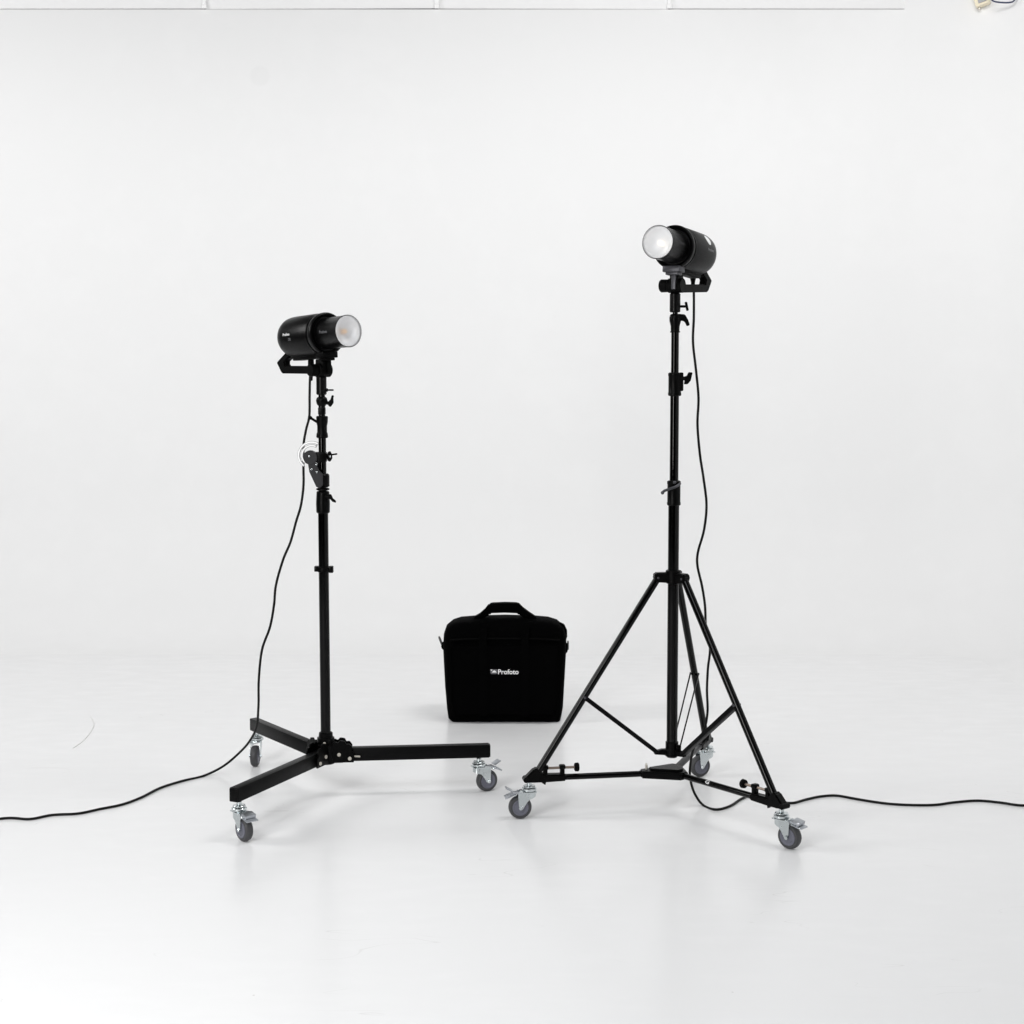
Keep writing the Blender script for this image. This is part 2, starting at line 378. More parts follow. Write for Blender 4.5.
# ------------------------------------------------------------------ caster (a part with sub-parts)
def caster(parent, loc, az, brake='side', label=None):
    """loc: where the stem enters the leg, local to parent; az: direction the wheel trails"""
    Hc = loc[2]; Rw = .0375; tr = .030
    b = MB()
    b.cyl((0, 0, -.012), (0, 0, 0), .008)
    b.cyl((0, 0, -.017), (0, 0, -.012), .020)
    b.cyl((0, 0, -.028), (0, 0, -.019), .0235)
    b.box((.004, 0, -.031), (.052, .040, .004))
    wz = -Hc + Rw
    # pressed yoke: two cheeks joined by a rounded front, lower edge tapering to the axle
    prof = [(.038, -.042), (.0375, -.054), (.036, wz + .004), (.033, wz - .004), (.028, wz - .007), (.023, wz - .004), (.018, wz + .004), (.010, -.064), (.002, -.054)]
    hw = .0185; plan = [(x, -hw, z) for x, z in prof]
    for q in range(1, 12):
        t = -PI / 2 - PI * q / 12
        plan.append((hw * math.cos(t) * 1.15, hw * math.sin(t), -.054 + .008 * math.sin(PI * q / 12)))
    plan += [(x, hw, z) for x, z in prof[::-1]]
    cols_ = []
    for x, y, z in plan:
        k_ = .0024; nx, ny = (0, math.copysign(1, y)) if x > .001 else Vector((x, y)).normalized()
        cols_.append([b.bm.verts.new(v) for v in ((x, y, -.030), (x, y, z), (x - nx * k_, y - ny * k_, z), (x - nx * k_, y - ny * k_, -.030))])
    for p_, q_ in zip(cols_, cols_[1:]):
        for m_ in range(4): b.bm.faces.new((p_[m_], q_[m_], q_[(m_ + 1) % 4], p_[(m_ + 1) % 4]))
    b.bm.faces.new(cols_[0]); b.bm.faces.new(cols_[-1][::-1])
    f = b.build('caster', M_zinc, parent); f.location = loc; f.rotation_euler = (0, 0, az)
    if label: f['label'] = label
    MB().lathe((tr, -.0125, wz), (0, 1, 0), [(0, .0255), (.0, .0325), (.003, .036), (.008, Rw), (.017, Rw), (.022, .036), (.025, .0325), (.025, .0255)], 48, False).lathe((tr, -.0105, wz), (0, 1, 0), [(0, .027), (.021, .027)], 48).build('tyre', M_tyre, f)
    MB().lathe((tr, -.0135, wz), (0, 1, 0), [(0, 0), (0, .009), (.001, .019), (-.0008, .021), (-.0008, .0255), (.003, .027), (.024, .027), (.0278, .0255), (.0278, .021), (.026, .019), (.027, .009), (.027, 0)], 48).build('wheel_core', M_hub, f)
    MB().cyl((tr, -.0225, wz), (tr, .0225, wz), .0045).cyl((tr, -.0235, wz), (tr, -.020, wz), .0065, n=6).cyl((tr, .020, wz), (tr, .0235, wz), .0065, n=6).build('axle', M_zinc, f)
    if brake:
        p = MB()
        p.box((.040, 0, -.034), (.030, .034, .003), bev=.0008)
        an = R(-22) if brake != 'flat' else R(-12)
        Xd = Vector((math.cos(an), 0, math.sin(an))); Zd = Vector((-Xd.z, 0, Xd.x))
        p.box((.064, 0, -.042), (.034, .040, .0035), (Xd, Vector((0, 1, 0)), Zd), .001)
        for k in range(3): p.cyl((.056 + .008 * k, -.018, -.0365 - .0033 * k), (.056 + .008 * k, .018, -.0365 - .0033 * k), .0022, n=10)
        if brake == 'up': Xd = Vector((math.cos(R(28)), 0, math.sin(R(28)))); Zd = Vector((-Xd.z, 0, Xd.x))
        if brake == 'up': p.box((.066, 0, -.022), (.026, .030, .003), (Xd, Vector((0, 1, 0)), Zd), .001)
        if brake == 'flat': p.box((.058, 0, -.031), (.030, .036, .012), (Xd, Vector((0, 1, 0)), Zd), .003)
        p.build('brake_pedal', M_pedal, f)
        MB().cyl((.048, -.021, -.038), (.048, .021, -.038), .0035).build('pedal_pin', M_zinc, f)
    return f

def wing(o, side, up, s=1.0):
    """T or wing handle outline in the plane through side and up"""
    side = Vector(side).normalized(); up = Vector(up).normalized(); o = Vector(o)
    pts = [(0, -.006), (.010, -.008), (.016, -.022), (.024, -.024), (.028, -.014), (.024, 0), (.030, .014), (.030, .024), (.022, .025), (.012, .009), (0, .006)]
    return [o + side * (a * s) + up * (b * s) for a, b in pts]

# ------------------------------------------------------------------ stand A, low box-leg roller stand (left)
AX, AY, AL, AT = -0.629, 5.217, .518, -1.995
HS = .118
def zA(py): return at(322, py, AY).z
SA = empty('roller_stand', (AX, AY, 0))
tag(SA, 'black roller stand with three low square legs, under the left lamp', 'light stand', 'light stands on wheels')
def pA(z): return Vector((-.005 * (z - .14) / 1.2, 0, z))
LEGH = .045
hz = HS + LEGH / 2 + .003
for k in range(3):
    a = AT - k * 2 * PI / 3; d = Vector((math.cos(a), math.sin(a), 0)); n = Vector((-d.y, d.x, 0))
    b = MB(); b.bar(d * .055 + Vector((0, 0, hz)), d * (AL + (.036 if k == 2 else .026)) + Vector((0, 0, hz)), .032, LEGH, bev=.003)
    b.bar(d * (AL + (.0355 if k == 2 else .0255)) + Vector((0, 0, hz)), d * (AL + (.039 if k == 2 else .029)) + Vector((0, 0, hz)), .028, LEGH - .005, bev=.0015)
    lg = b.build('leg', M_leg, SA)
    for s in (-1, 1):
        br = MB()
        # notched sprocket plates on both sides of the leg root
        o = d * .048 + n * (s * .0215) + Vector((0, 0, hz + .004)); out = []
        for q in range(19):
            t = R(-5 + q * 10.6); r = .047 if q % 4 != 2 else .040
            out.append(o + d * (math.cos(t) * r) + Vector((0, 0, math.sin(t) * r)))
        out += [o - d * .046 + Vector((0, 0, -.028)), o + d * .046 + Vector((0, 0, -.028))]
        br.prism(out, n * .006, .0008).build('hinge_bracket', M_cast, SA)
    for (u, v) in ((-.010, .004), (.026, -.010)):
        for s in (-1, 1):
            c = d * (.054 + u) + Vector((0, 0, hz + v))
            MB().cyl(c + n * (s * .024), c + n * (s * .030), .0062, n=16).build('hinge_bolt', M_bolt, SA)
    az = {0: R(-50), 1: R(-93), 2: R(26)}[k]
    caster(SA, tuple(d * (AL - (0 if k else .002)) + Vector((0, 0, HS))), az, ('flat', None, 'up')[k])
b = MB()
b.lathe((0, 0, HS - .004), (0, 0, 1), [(0, .030), (.004, .034), (.040, .034), (.052, .034), (.066, .034), (.068, .030), (.088, .029), (.090, .024), (.104, .023), (.107, .019)], 36)
for k in range(3):
    a = AT - k * 2 * PI / 3; d = Vector((math.cos(a), math.sin(a), 0)); b.bar(d * .02 + Vector((0, 0, hz - .002)), d * .058 + Vector((0, 0, hz - .002)), .034, .050)
b.build('base_hub', M_cast, SA)
MB().cyl((-.001, -.036, hz + .044), (-.001, -.026, hz + .044), .005).build('hub_screw', M_bolt, SA)
d = Vector((math.cos(AT - 4 * PI / 3), math.sin(AT - 4 * PI / 3), 0))
MB().cyl(d * .098 + Vector((0, -.020, hz - .004)), d * .118 + Vector((0, -.030, hz - .003)), .003).build('hub_screw', M_bolt, SA)
def seg(name, parent, p, z0, z1, r, m=M_pole, n=32): return MB().cyl(p(z0), p(z1), r, n=n).build(name, m, parent)
seg('lower_tube', SA, pA, zA(737), zA(510), .0170)
seg('middle_tube', SA, pA, zA(512), zA(430), .0128)
seg('upper_tube', SA, pA, zA(440), zA(394), .0112)
z = zA(569)
MB().lathe(pA(z - .010), (0, 0, 1), [(0, .0185), (.002, .022), (.018, .022), (.020, .0185)], 32).box(pA(z) + Vector((-.024, 0, .001)), (.014, .022, .018)).box(pA(z) + Vector((.025, 0, -.001)), (.014, .022, .022)).build('stop_band', M_cast, SA)
# lower lock sleeve with lever
z0, z1 = zA(513), zA(491)
MB().lathe(pA(z0), (0, 0, 1), [(0, .0195), (.003, .0225), (.030, .0235), (z1 - z0 - .003, .0215), (z1 - z0, .018)], 32).lathe(pA(z1 + .002), (0, 0, 1), [(0, .016), (.002, .022), (.007, .022), (.009, .016)], 32).build('lock_sleeve', M_cast, SA)
zz = zA(496)
MB().cyl(pA(zz) + Vector((.010, -.014, 0)), pA(zz) + Vector((.027, -.018, -.002)), .007).prism([pA(zz) + Vector(v) for v in ((.022, -.02, .008), (.030, -.02, .008), (.036, -.02, -.006), (.046, -.02, -.014), (.046, -.02, -.021), (.034, -.02, -.017), (.024, -.02, -.006))], (0, .008, 0)).build('lock_lever', M_plast, SA)
# upper lock collar
z0, z1 = zA(438), zA(416)
h = z1 - z0
MB().lathe(pA(z0), (0, 0, 1), [(0, .017), (.003, .0198), (.014, .019), (.02, .0165), (h * .55, .0165), (h - .022, .0190), (h - .003, .0198), (h, .017)], 32).build('lock_collar', M_cast, SA)
zz = zA(421)
MB().cyl(pA(zz) + Vector((-.015, -.004, -.004)), pA(zz) + Vector((-.036, -.008, .010)), .0042).cyl(pA(zz) + Vector((-.034, -.0075, .008)), pA(zz) + Vector((-.043, -.009, .0155)), .0062).build('collar_knob', M_plast, SA)
MB().cyl(pA(zA(403)), pA(zA(390)), .0085).build('spigot', M_pole, SA)
# top spigot collar with wing screw
zz = zA(401)
MB().lathe(pA(zz - .016), (0, 0, 1), [(0, .0125), (.006, .017), (.018, .0195), (.026, .017), (.030, .012)], 28).box(pA(zA(411)) + Vector((0, 0, 0)), (.024, .024, .026), bev=.004).build('spigot_collar', M_cast, SA)
MB().cyl(pA(zz) + Vector((.012, 0, -.004)), pA(zz) + Vector((.026, -.004, -.008)), .006).prism([pA(zz) + Vector(v) for v in ((.022, -.004, -.016), (.030, -.004, -.020), (.040, -.004, -.006), (.039, -.004, .010), (.042, -.004, .018), (.034, -.004, .020), (.030, -.004, .006), (.024, -.004, 0))], (0, .009, 0)).build('wing_screw', M_plast, SA)
# chrome tilt bracket: arc slot plate, dark disc, arm down to a saddle on the tube
def P(px, py, dy=0.): return at(px, py, AY + dy) - Vector((AX, AY, 0))
def arc(cx, cy, r, a0, a1, n, dy): return [P(cx + r * math.cos(R(a0 + (a1 - a0) * i / n)), cy - r * math.sin(R(a0 + (a1 - a0) * i / n)), dy) for i in range(n + 1)]
dy = -.022
cx, cy = 311.8, 455.2
M_alu = mat('bright_aluminium', (.60, .61, .62), .3, .9)
M_alu2 = mat('aluminium_bright_face', (.88, .88, .88), .4, .2)  # pale copy for the bright faces of the strips
def ring(b, r0, r1, a0, a1, d0, th, nseg=26):
    b.prism(arc(cx, cy, r1, a0, a1, nseg, d0) + arc(cx, cy, r0, a1, a0, nseg, d0), (0, th, 0), .0004)
M_alu3 = mat('aluminium_shaded_edge', (.34, .34, .35), .4, .5)  # darker copy, paints a shaded outline round the bright strips
b = MB(); ring(b, 11.8, 14.2, 60, 234, dy, .008)
b.prism([P(cx + q * math.cos(R(t_)), cy - q * math.sin(R(t_)), dy) for q, t_ in ((8.7, 60), (8.7, 70), (12, 68), (12, 60))], (0, .007, 0), .0003)
quad = b.build('tilt_quadrant', M_alu3, SA)
b = MB(); ring(b, 12.3, 13.8, 61, 233, dy - .002, .010)
b.build('quadrant_rim', M_alu2, quad)
b = MB(); ring(b, 8.5, 10.9, 64, 228, dy, .008)
rib = b.build('quadrant_rib', M_alu3, quad)
b = MB(); ring(b, 9.0, 10.4, 66, 226, dy - .002, .010)
rib2 = b.build('rib_face', M_alu2, quad)
b = MB()
c = P(311.2, 457, 0)
b.cyl(c + Vector((0, -.030, 0)), c + Vector((0, -.006, 0)), .0235, n=40)
b.prism([P(x, y, -.024) for x, y in ((308, 463), (315.5, 462), (319, 470), (323, 474), (323, 485), (320, 488), (316.5, 487), (309.5, 472))], (0, .010, 0), .001)
b.build('tilt_arm', M_gunmetal, SA)
b = MB()
b.lathe(pA(zA(487)), (0, 0, 1), [(0, .0185), (.003, .0225), (.040, .0225), (.045, .018)], 32)
b.box(pA(zA(457)) + Vector((-.006, -.004, 0)), (.042, .040, .034), bev=.004)
b.box(pA(zA(470)) + Vector((-.012, -.010, 0)), (.012, .022, .06), bev=.003)
b.build('tilt_saddle', M_cast, SA)
for px, py in ((310.6, 455.8), (312.8, 468.6), (317.8, 464), (318, 471.5)):
    q = P(px, py, 0); MB().cyl(q + Vector((0, -.036, 0)), q + Vector((0, -.026, 0)), .003, n=12).build('bracket_bolt', M_zinc, SA)
q = pA(zA(456.5))
b = MB(); b.cyl(q + Vector((.012, -.002, 0)), q + Vector((.020, -.002, 0)), .010); b.prism([q + Vector(v) for v in ((.018, -.002, -.014), (.026, -.002, -.018), (.033, -.002, -.006), (.033, -.002, .006), (.026, -.002, .019), (.018, -.002, .015))], (0, .012, 0))
b.cyl(q + Vector((.030, -.002, .006)), q + Vector((.050, -.004, .009)), .0028)
b.build('tilt_knob', M_plast, SA)
MB().cyl(q + Vector((.026, -.012, 0)), q + Vector((.026, -.0075, 0)), .0036).build('knob_cap', M_zinc, SA)

# ------------------------------------------------------------------ stand B, tall tripod roller stand (right)
BX, BY, BL, BT = .522, 5.038, .472, 3.294
def zB(py): return at(675, py, BY).z
SB = empty('roller_stand', (BX, BY, 0))
tag(SB, 'tall black tripod stand on casters with slanting round legs, under the right lamp', 'light stand', 'light stands on wheels')
def pB(z): return Vector((.0015 * (z - .3) / 1.2, 0, z))
Zb = zB(764) + .012     # height of lower star
crownz = zB(577)
dirs = []
for k in range(3):
    a = BT - k * 2 * PI / 3; dirs.append(Vector((math.cos(a), math.sin(a), 0)))
footz = HS + .016
for k, d in enumerate(dirs):
    n = Vector((-d.y, d.x, 0))
    foot_ = d * (BL - .022) + Vector((0, 0, footz + .006)); top = d * .052 + Vector((0, 0, crownz - .004))
    MB().cyl(top, foot_, .0118, n=24).build('leg', M_pole, SB)
    # crown lug
    MB().prism([d * .016 + Vector((0, 0, crownz + .016)), d * .060 + Vector((0, 0, crownz + .016)), d * .066 + Vector((0, 0, crownz + .004)), d * .060 + Vector((0, 0, crownz - .014)), d * .016 + Vector((0, 0, crownz - .018))], n * .028, .003).build('crown_lug', M_cast, SB)
    MB().cyl(d * .053 - n * .018 + Vector((0, 0, crownz)), d * .053 + n * .018 + Vector((0, 0, crownz)), .0036, n=12).build('crown_pin', M_grey, SB)
    # brace: collar lug to a point well down the leg
    zc = zB(751.5); t = (top.z - (zB(694) if k == 0 else zB(690))) / (top.z - foot_.z)
    on = top + (foot_ - top) * t
    root = d * .050 + Vector((0, 0, zc))
    b = MB()
    if k == 1:
        b.bar(root + n * .0125, on + n * .0145, .0032, .008, bev=.0006); b.build('brace', M_leg, SB); b = MB()
        b.bar(root - n * .0125, on - n * .0145, .0032, .008, bev=.0006)
    else:
        for s in (-1, 1): b.bar(root + n * (s * .0105), on + n * (s * .0135), .0022, .013, bev=.0006)
        up = (on - root).cross(n).normalized()
        if up.z > 0: up = -up
        b.bar(root + up * .0055, on + up * .0055, .020, .002, up=up, bev=.0005)
    b.build('brace', M_leg, SB)
    MB().cyl(on - n * .017, on + n * .017, .0042, n=12).build('brace_pin', M_grey, SB)
    # collar lug at the bottom of the column
    MB().prism([d * .016 + Vector((0, 0, zc + .010)), d * .034 + Vector((0, 0, zc + .010)), d * .058 + Vector((0, 0, zc + .005)), d * .060 + Vector((0, 0, zc - .006)), d * .016 + Vector((0, 0, zc - .010))], n * .018, .002).cyl(d * .05 - n * .013 + Vector((0, 0, zc)), d * .05 + n * .013 + Vector((0, 0, zc)), .0035, n=12).build('brace_lug', M_cast, SB)
    # foot casting
    b = MB()
    e = d * BL; z = Vector((0, 0, 1)); ft = Vector((0, 0, HS))
    b.prism([e + d * .014 + ft + z * .002, e + d * .016 + ft + z * .014, e - d * .014 + ft + z * .044, e - d * .028 + ft + z * .046, e - d * .046 + ft + z * .024, e - d * .120 + ft + z * .023, e - d * .120 + ft + z * .001, e - d * .06 + ft - z * .001, e - d * .01 + ft - z * .001], n * .030, .004)
    b.cyl(e + d * .012 - n * .017 + ft + z * .009, e + d * .012 + n * .017 + ft + z * .009, .009, n=16)
    b.build('foot_casting', M_cast, SB)
    # lower tie arm
    if k != 1:
        MB().cyl(d * .05 + Vector((0, 0, HS + .011)), d * (BL - .09) + Vector((0, 0, HS + .011)), .0098, n=20).build('tie_arm', M_pole, SB)
        # clamp with threaded rod and knob, above the arm
        y0 = Vector((0, 0, HS + .011)); hh = Vector((0, 0, .030))
        for r_ in (.052, .108):
            b = MB(); c = d * (BL - r_)
            b.box(c + y0 + Vector((0, 0, .018)), (.014, .020, .034), (d, n, z), .003)
            b.box(c + y0 + Vector((0, 0, .034)), (.020, .022, .014), (d, n, z), .004)
            b.build('clamp_post', M_cast, SB)
        b = MB(); b.prism([d * (BL - .035) + ft, d * (BL - .055) + ft, d * (BL - .052) + ft - z * .012], n * .012, .001)
        b.build('foot_catch', M_cast, SB)
        MB().cyl(d * (BL - .045) + y0 + hh + z * .001, d * (BL - .155) + y0 + hh + z * .001, .0042, n=14).build('clamp_rod', M_rod, SB)
        MB().lathe(d * (BL - .148) + y0 + hh + z * .001, -d, [(0, .010), (.002, .0135), (.012, .0145), (.015, .012)], 14).build('clamp_knob', M_plast, SB)
    else:
        MB().bar(d * .03 + Vector((0, 0, HS + .011)), d * (BL - .06) + Vector((0, 0, HS + .016)), .024, .011, bev=.003).build('tie_arm', M_gunmetal, SB)
    caster(SB, tuple(e + ft), {0: R(188), 1: R(-158), 2: R(-42)}[k], ('up', None, 'flat')[k])
# star plate on the tie arms
b = MB()
o = Vector((0, 0, HS + .011))
p1, p2, p3 = [d * .115 for d in dirs]
hexp = []
for k in range(3):
    d = dirs[k]; n = Vector((-d.y, d.x, 0)); q_ = (.105, .062, .060)[k]; hexp += [d * q_ + n * .016, d * q_ - n * .016]
# keep outline order around the centre
hexp.sort(key=lambda v: math.atan2(v.y, v.x))
b.prism([v + o for v in hexp], (0, 0, .024), .004)
b.prism([v * .7 + o + Vector((0, 0, .015)) for v in hexp], (0, 0, .008), .002)
b.build('star_plate', M_cast, SB)
n0 = Vector((-dirs[0].y, dirs[0].x, 0))
MB().cyl(dirs[0] * .085 + o + Vector((0, 0, .013)), dirs[0] * .085 + o + Vector((0, 0, .030)), .004).cyl(dirs[0] * .085 + o + Vector((0, -.012, .029)), dirs[0] * .085 + o + Vector((0, .012, .029)), .003).build('star_screw', M_bolt, SB)
# printed mark on the right tie arm
d = dirs[2]; side = Vector((d.y, -d.x, 0))
if side.y > 0: side = -side
cc = d * .168 + Vector((0, 0, HS + .011))
def arm_place(u, v):
    a = v / .0102 + R(38); return cc + d * u + side * (math.cos(a) * .0102) + Vector((0, 0, math.sin(a) * .0102))
text_obj('printed_mark', 'G', .016, M_print, arm_place, SB, .02, .012)

def colz(name, prof_m, m=M_cast): return prof_m.build(name, m, SB)
seg('lower_tube', SB, pB, zB(757), zB(500), .0178)
seg('middle_tube', SB, pB, zB(502), zB(384), .0142)
seg('upper_tube', SB, pB, zB(386), zB(320), .0125)
z0 = crownz - .022
MB().lathe(pB(z0), (0, 0, 1), [(0, .0185), (.003, .0235), (.030, .0245), (.043, .0245), (.046, .019)], 32).build('crown_collar', M_cast, SB)
z0, z1 = zB(756), zB(741)
MB().lathe(pB(z0), (0, 0, 1), [(0, .019), (.003, .024), (.022, .024), (.026, .021), (z1 - z0 - .002, .021), (z1 - z0, .018)], 32).box((.020, -.016, zB(747)), (.016, .014, .022), bev=.003).build('bottom_collar', M_cast, SB)
def sleeve(y0, y1, r, name='lock_sleeve'):
    z0, z1 = zB(y0), zB(y1); h = z1 - z0
    return MB().lathe(pB(z0), (0, 0, 1), [(0, r - .003), (.003, r), (.010, r), (.012, r - .001), (h - .012, r - .001), (h - .010, r), (h - .003, r), (h, r - .004)], 32).build(name, M_cast, SB)
s1 = sleeve(505.5, 480.5, .0222)
q = pB(zB(487.5))
MB().tube([q + Vector((.018, -.016, .014)), q + Vector((.004, -.030, .006)), q + Vector((-.018, -.034, -.002)), q + Vector((-.034, -.034, -.008)), q + Vector((-.040, -.034, -.014))], .0044, 10).sphere(q + Vector((-.040, -.034, -.014)), .0058).sphere(q + Vector((-.0, -.022, .018)), .0055).build('lock_lever', M_grey, SB)
sleeve(396, 372.5, .0215)
q = pB(zB(378))
MB().box(q + Vector((.020, -.004, -.012)), (.014, .018, .060), bev=.004).cyl(q + Vector((.016, -.006, 0)), q + Vector((.034, -.010, -.002)), .0065).prism([q + Vector(v) for v in ((.030, -.01, -.012), (.028, -.01, -.020), (.040, -.01, -.020), (.050, -.01, -.008), (.056, -.01, .018), (.043, -.01, .019), (.037, -.01, .006), (.030, -.01, .006))], (0, .010, 0)).build('wing_screw', M_plast, SB)
MB().cyl(pB(zB(322)), pB(zB(308)), .0085).build('spigot', M_pole, SB)
z0, z1 = zB(332.5), zB(314)
h = z1 - z0
MB().lathe(pB(z0), (0, 0, 1), [(0, .0165), (.003, .0165), (.004, .014), (.020, .0145), (h * .62, .0185), (h * .8, .0190), (h - .003, .0165), (h, .013)], 32).build('spigot_collar', M_cast, SB)
q = pB(zB(317))
MB().prism([q + Vector(v) for v in ((.010, -.006, .010), (.030, -.006, .008), (.040, -.006, -.008), (.046, -.006, -.026), (.037, -.006, -.030), (.030, -.006, -.016), (.022, -.006, -.012), (.010, -.006, -.014))], (0, .011, 0)).build('lock_lever', M_plast, SB)

# ------------------------------------------------------------------ lamp heads
def lamp(loc, az, el, side, label, first):
    T = empty('studio_lamp', loc, (0, -el, az))
    tag(T, label, 'studio lamp', 'monolight lamps on the stands')
    X = (1, 0, 0)
    MB().lathe((0, 0, 0), X, [(-.183, 0), (-.183, .046), (-.180, .054), (-.173, .0620), (-.161, .0672), (-.145, .0695), (-.125, .0700), (-.010, .0700), (-.004, .0682), (.006, .0675)], 72).build('housing', M_body, T)
    MB().lathe((0, 0, 0), X, [(.000, .0), (.000, .0655), (.010, .0655), (.018, .0690), (.024, .0705), (.029, .0708), (.0335, .0700), (.0355, .066), (.0330, .060), (.0280, .0565), (.0280, .0)], 72).build('front_ring', M_body, T)
    MB().lathe((0, 0, 0), X, [(.026, .0505), (.040, .0515), (.148, .0525), (.1505, .0532), (.1530, .0530), (.1535, .0514), (.1460, .0500), (.120, .050)], 72, False).build('tube_shroud', M_body, T)
    MB().lathe((0, 0, 0), X, [(.116, .0), (.117, .014), (.121, .028), (.128, .039), (.137, .046), (.1470, .0492)], 64, False).build('reflector', M_reflect, T)
    MB().lathe((0, 0, 0), X, [(.117, .0), (.117, .0085), (.134, .0085), (.139, .006), (.1405, 0)], 24).build('bulb', M_bulb if first else M_bulb_glow, T)
    g = MB(); g.lathe((0, 0, 0), X, [(.147, .0498), (.1495, .0512), (.1550, .0510)] + [(.1560 + .0065 * math.cos(t), .0502 * math.sin(t)) for t in [PI / 2 * (1 - i / 8) for i in range(1, 9)]][:-1] + [(.1625, 0)], 64, False)
    g.build('glass_cover', M_glass, T)
    # rear controls
    MB().cyl((-.1895, 0, -.012), (-.182, 0, -.012), .016).build('control_dial', M_plast, T)
    MB().box((-.1835, 0, .022), (.003, .052, .024), bev=.001).build('display_panel', M_plast, T)
    # under rail and front block
    MB().box((-.072, 0, -.0715), (.156, .040, .016), bev=.003).box((-.072, 0, -.064), (.146, .050, .012), bev=.003).build('mounting_rail', M_plast, T)
    MB().box((.025, 0, -.070), (.044, .060, .020), bev=.003).box((.024, 0, -.0835), (.032, .044, .010), bev=.002).build('bracket_block', M_grey if not first else M_plast, T)  # right lamp: the lit front is put into the grey colour
    MB().box((.030, .004, -.109), (.008, .014, .050), bev=.0015).build('bracket_plate', M_grey if not first else M_plast, T)  # right lamp: grey again stands in for light on the plate
    MB().box((.000, 0, -.105), (.046, .030, .046), bev=.004).cyl((0, -.026, -.119), (0, .024, -.119), .0235, n=32).build('tilt_joint', M_plast, T)
    k = MB(); k.lathe((0, -.027, -.119), (0, -1, 0), [(0, .018), (.002, .0205), (.024, .021), (.027, .019)], 32)
    k.build('tilt_knob', M_plast, T)
    # handle: one bent bar behind the joint
    hp = [(-.010, -.121), (-.212, -.121), (-.238, -.096), (-.190, -.064), (-.135, -.076)]
    inn = [(-.150, -.078), (-.182, -.074), (-.212, -.092), (-.208, -.1055), (-.010, -.1055)]
    outl = [(-.010, -.132), (-.228, -.132), (-.236, -.129), (-.2600, -.098), (-.2585, -.090), (-.206, -.056), (-.196, -.054), (-.14, -.060)]
    th = el if first else el + R(2.5)
    def tip(x, z):     # the handle stays level while the head tilts
        g_ = min(1, max(0, (-z - .055) / .045)); return (x, 0, z + g_ * (0 if first else -.010) - x * math.tan(th) * (.6 + .4 * g_))
    MB().prism([tip(x, z) for x, z in outl + inn], (0, .026, 0), .004).build('handle', M_plast, T)
    # socket on the stand, kept upright
    so = MB().lathe((0, 0, 0), (0, 0, -1), [(-.006, .012), (0, .0145), (.003, .0172), (.058, .0172), (.061, .0145)], 28)
    so = so.build('stand_socket', M_body, T); so.location = Matrix.Rotation(el, 3, 'Y') @ (Matrix.Rotation(-az, 3, 'Z') @ Vector((-.002, 0, -.140) if first else (-.007, 0, -.143))); so.rotation_euler = (0, el, 0)
    so2 = MB()
    u = Matrix.Rotation(-az, 3, 'Z')
    def w(v): return u @ Vector(v)
    if first: so2.cyl(w((.015, -.004, -.045)), w((.041, -.004, -.045)), .0028).cyl(w((.014, -.004, -.045)), w((.022, -.004, -.045)), .006)
    else: so2.cyl(w((.015, -.004, -.042)), w((.034, -.004, -.042)), .0042).prism([w(v) for v in ((.030, -.004, -.028), (.038, -.004, -.027), (.044, -.004, -.055), (.036, -.004, -.057))], w((0, .007, 0)))
    so2.build('thumb_screw', M_plast, so)
    # lettering on the housing and shroud, wrapped round the cylinder
    def wrap(x0, r, ang, sgn):
        def f(u_, v):
            a = ang + v / r
            return Vector((x0 + sgn * u_, -sgn * math.cos(a) * r, math.sin(a) * r))
        return f
    if first:
        text_obj('brand_print', 'Profoto', .040, M_print, wrap(-.106, .0707, R(5), 1), T, .02, .0095)
        text_obj('model_print', 'D2', .014, M_print2, wrap(-.088, .0707, R(-9), 1), T, .02)
        text_obj('shroud_print', 'Profoto', .044, M_print2, wrap(.085, .0532, R(2), 1), T, .0, .010)
    else:
        text_obj('brand_print', 'Profoto', .044, M_print2, wrap(-.108, .0707, R(5), -1), T, .02, .010)
        text_obj('shroud_print', 'Profoto', .040, M_badge, wrap(.080, .0532, R(4), -1), T, .0, .009)
        b = MB(); n = 28; f = wrap(-.106, .0707, R(34), -1); cen = b.bm.verts.new(f(0, 0) * 1.0)
        rg = [b.bm.verts.new(f(.016 * math.cos(2 * PI * i / n), .019 * math.sin(2 * PI * i / n))) for i in range(n)]
        for i in range(n): b.bm.faces.new((cen, rg[i], rg[(i + 1) % n]))
        b.build('round_sticker', M_print, T)
    return T
pa = at(321.6, 334.3, AY); pb = at(677.6, 248.4, BY)
lamp(pa, R(-48.5), R(3.4), 1, 'black studio lamp facing right with frosted grey glass, on the left stand', True)
lamp(pb, R(-120), R(4), -1, 'black studio lamp facing left with white glass given an added glow and round sticker, on the right stand', False)

# ------------------------------------------------------------------ cables
def cable(name, pts, r, label):
    b = MB(); b.tube(pts, r, 12); return tag(b.build(name, M_cable), label, 'cable', 'power cables of the lamps')
RCB = .0042
A = [(311, 368, 5.28), (310, 378, 5.27), (309.6, 396, 5.26), (309.3, 416, 5.25), (306, 430, 5.24), (303.6, 445, 5.23), (303.4, 465, 5.23), (303.5, 485, 5.23), (301, 505, 5.22), (296, 522, 5.22), (290.5, 542, 5.2), (283, 560, 5.2), (276, 585, 5.2), (274, 605, 5.2), (270, 627, 5.2), (262, 650, 5.22), (258.8, 680, 5.25), (258.5, 705, 5.3), (256.5, 727, 5.36), (249, 742, 5.42), (237, 755, 5.48), (222, 767, 5.50)]
pts = [at(x, y, Y) for x, y, Y in A] + [ground(x, y, RCB) for x, y in ((203, 776), (182, 781), (160, 788), (141, 797.5), (122, 804.5), (100, 809), (78, 813.5), (52, 815), (30, 819), (8, 818), (-30, 821), (-90, 812), (-160, 818))]
cable('power_cable', pts, RCB, 'black power cable hanging from the left lamp and running out left over the floor')
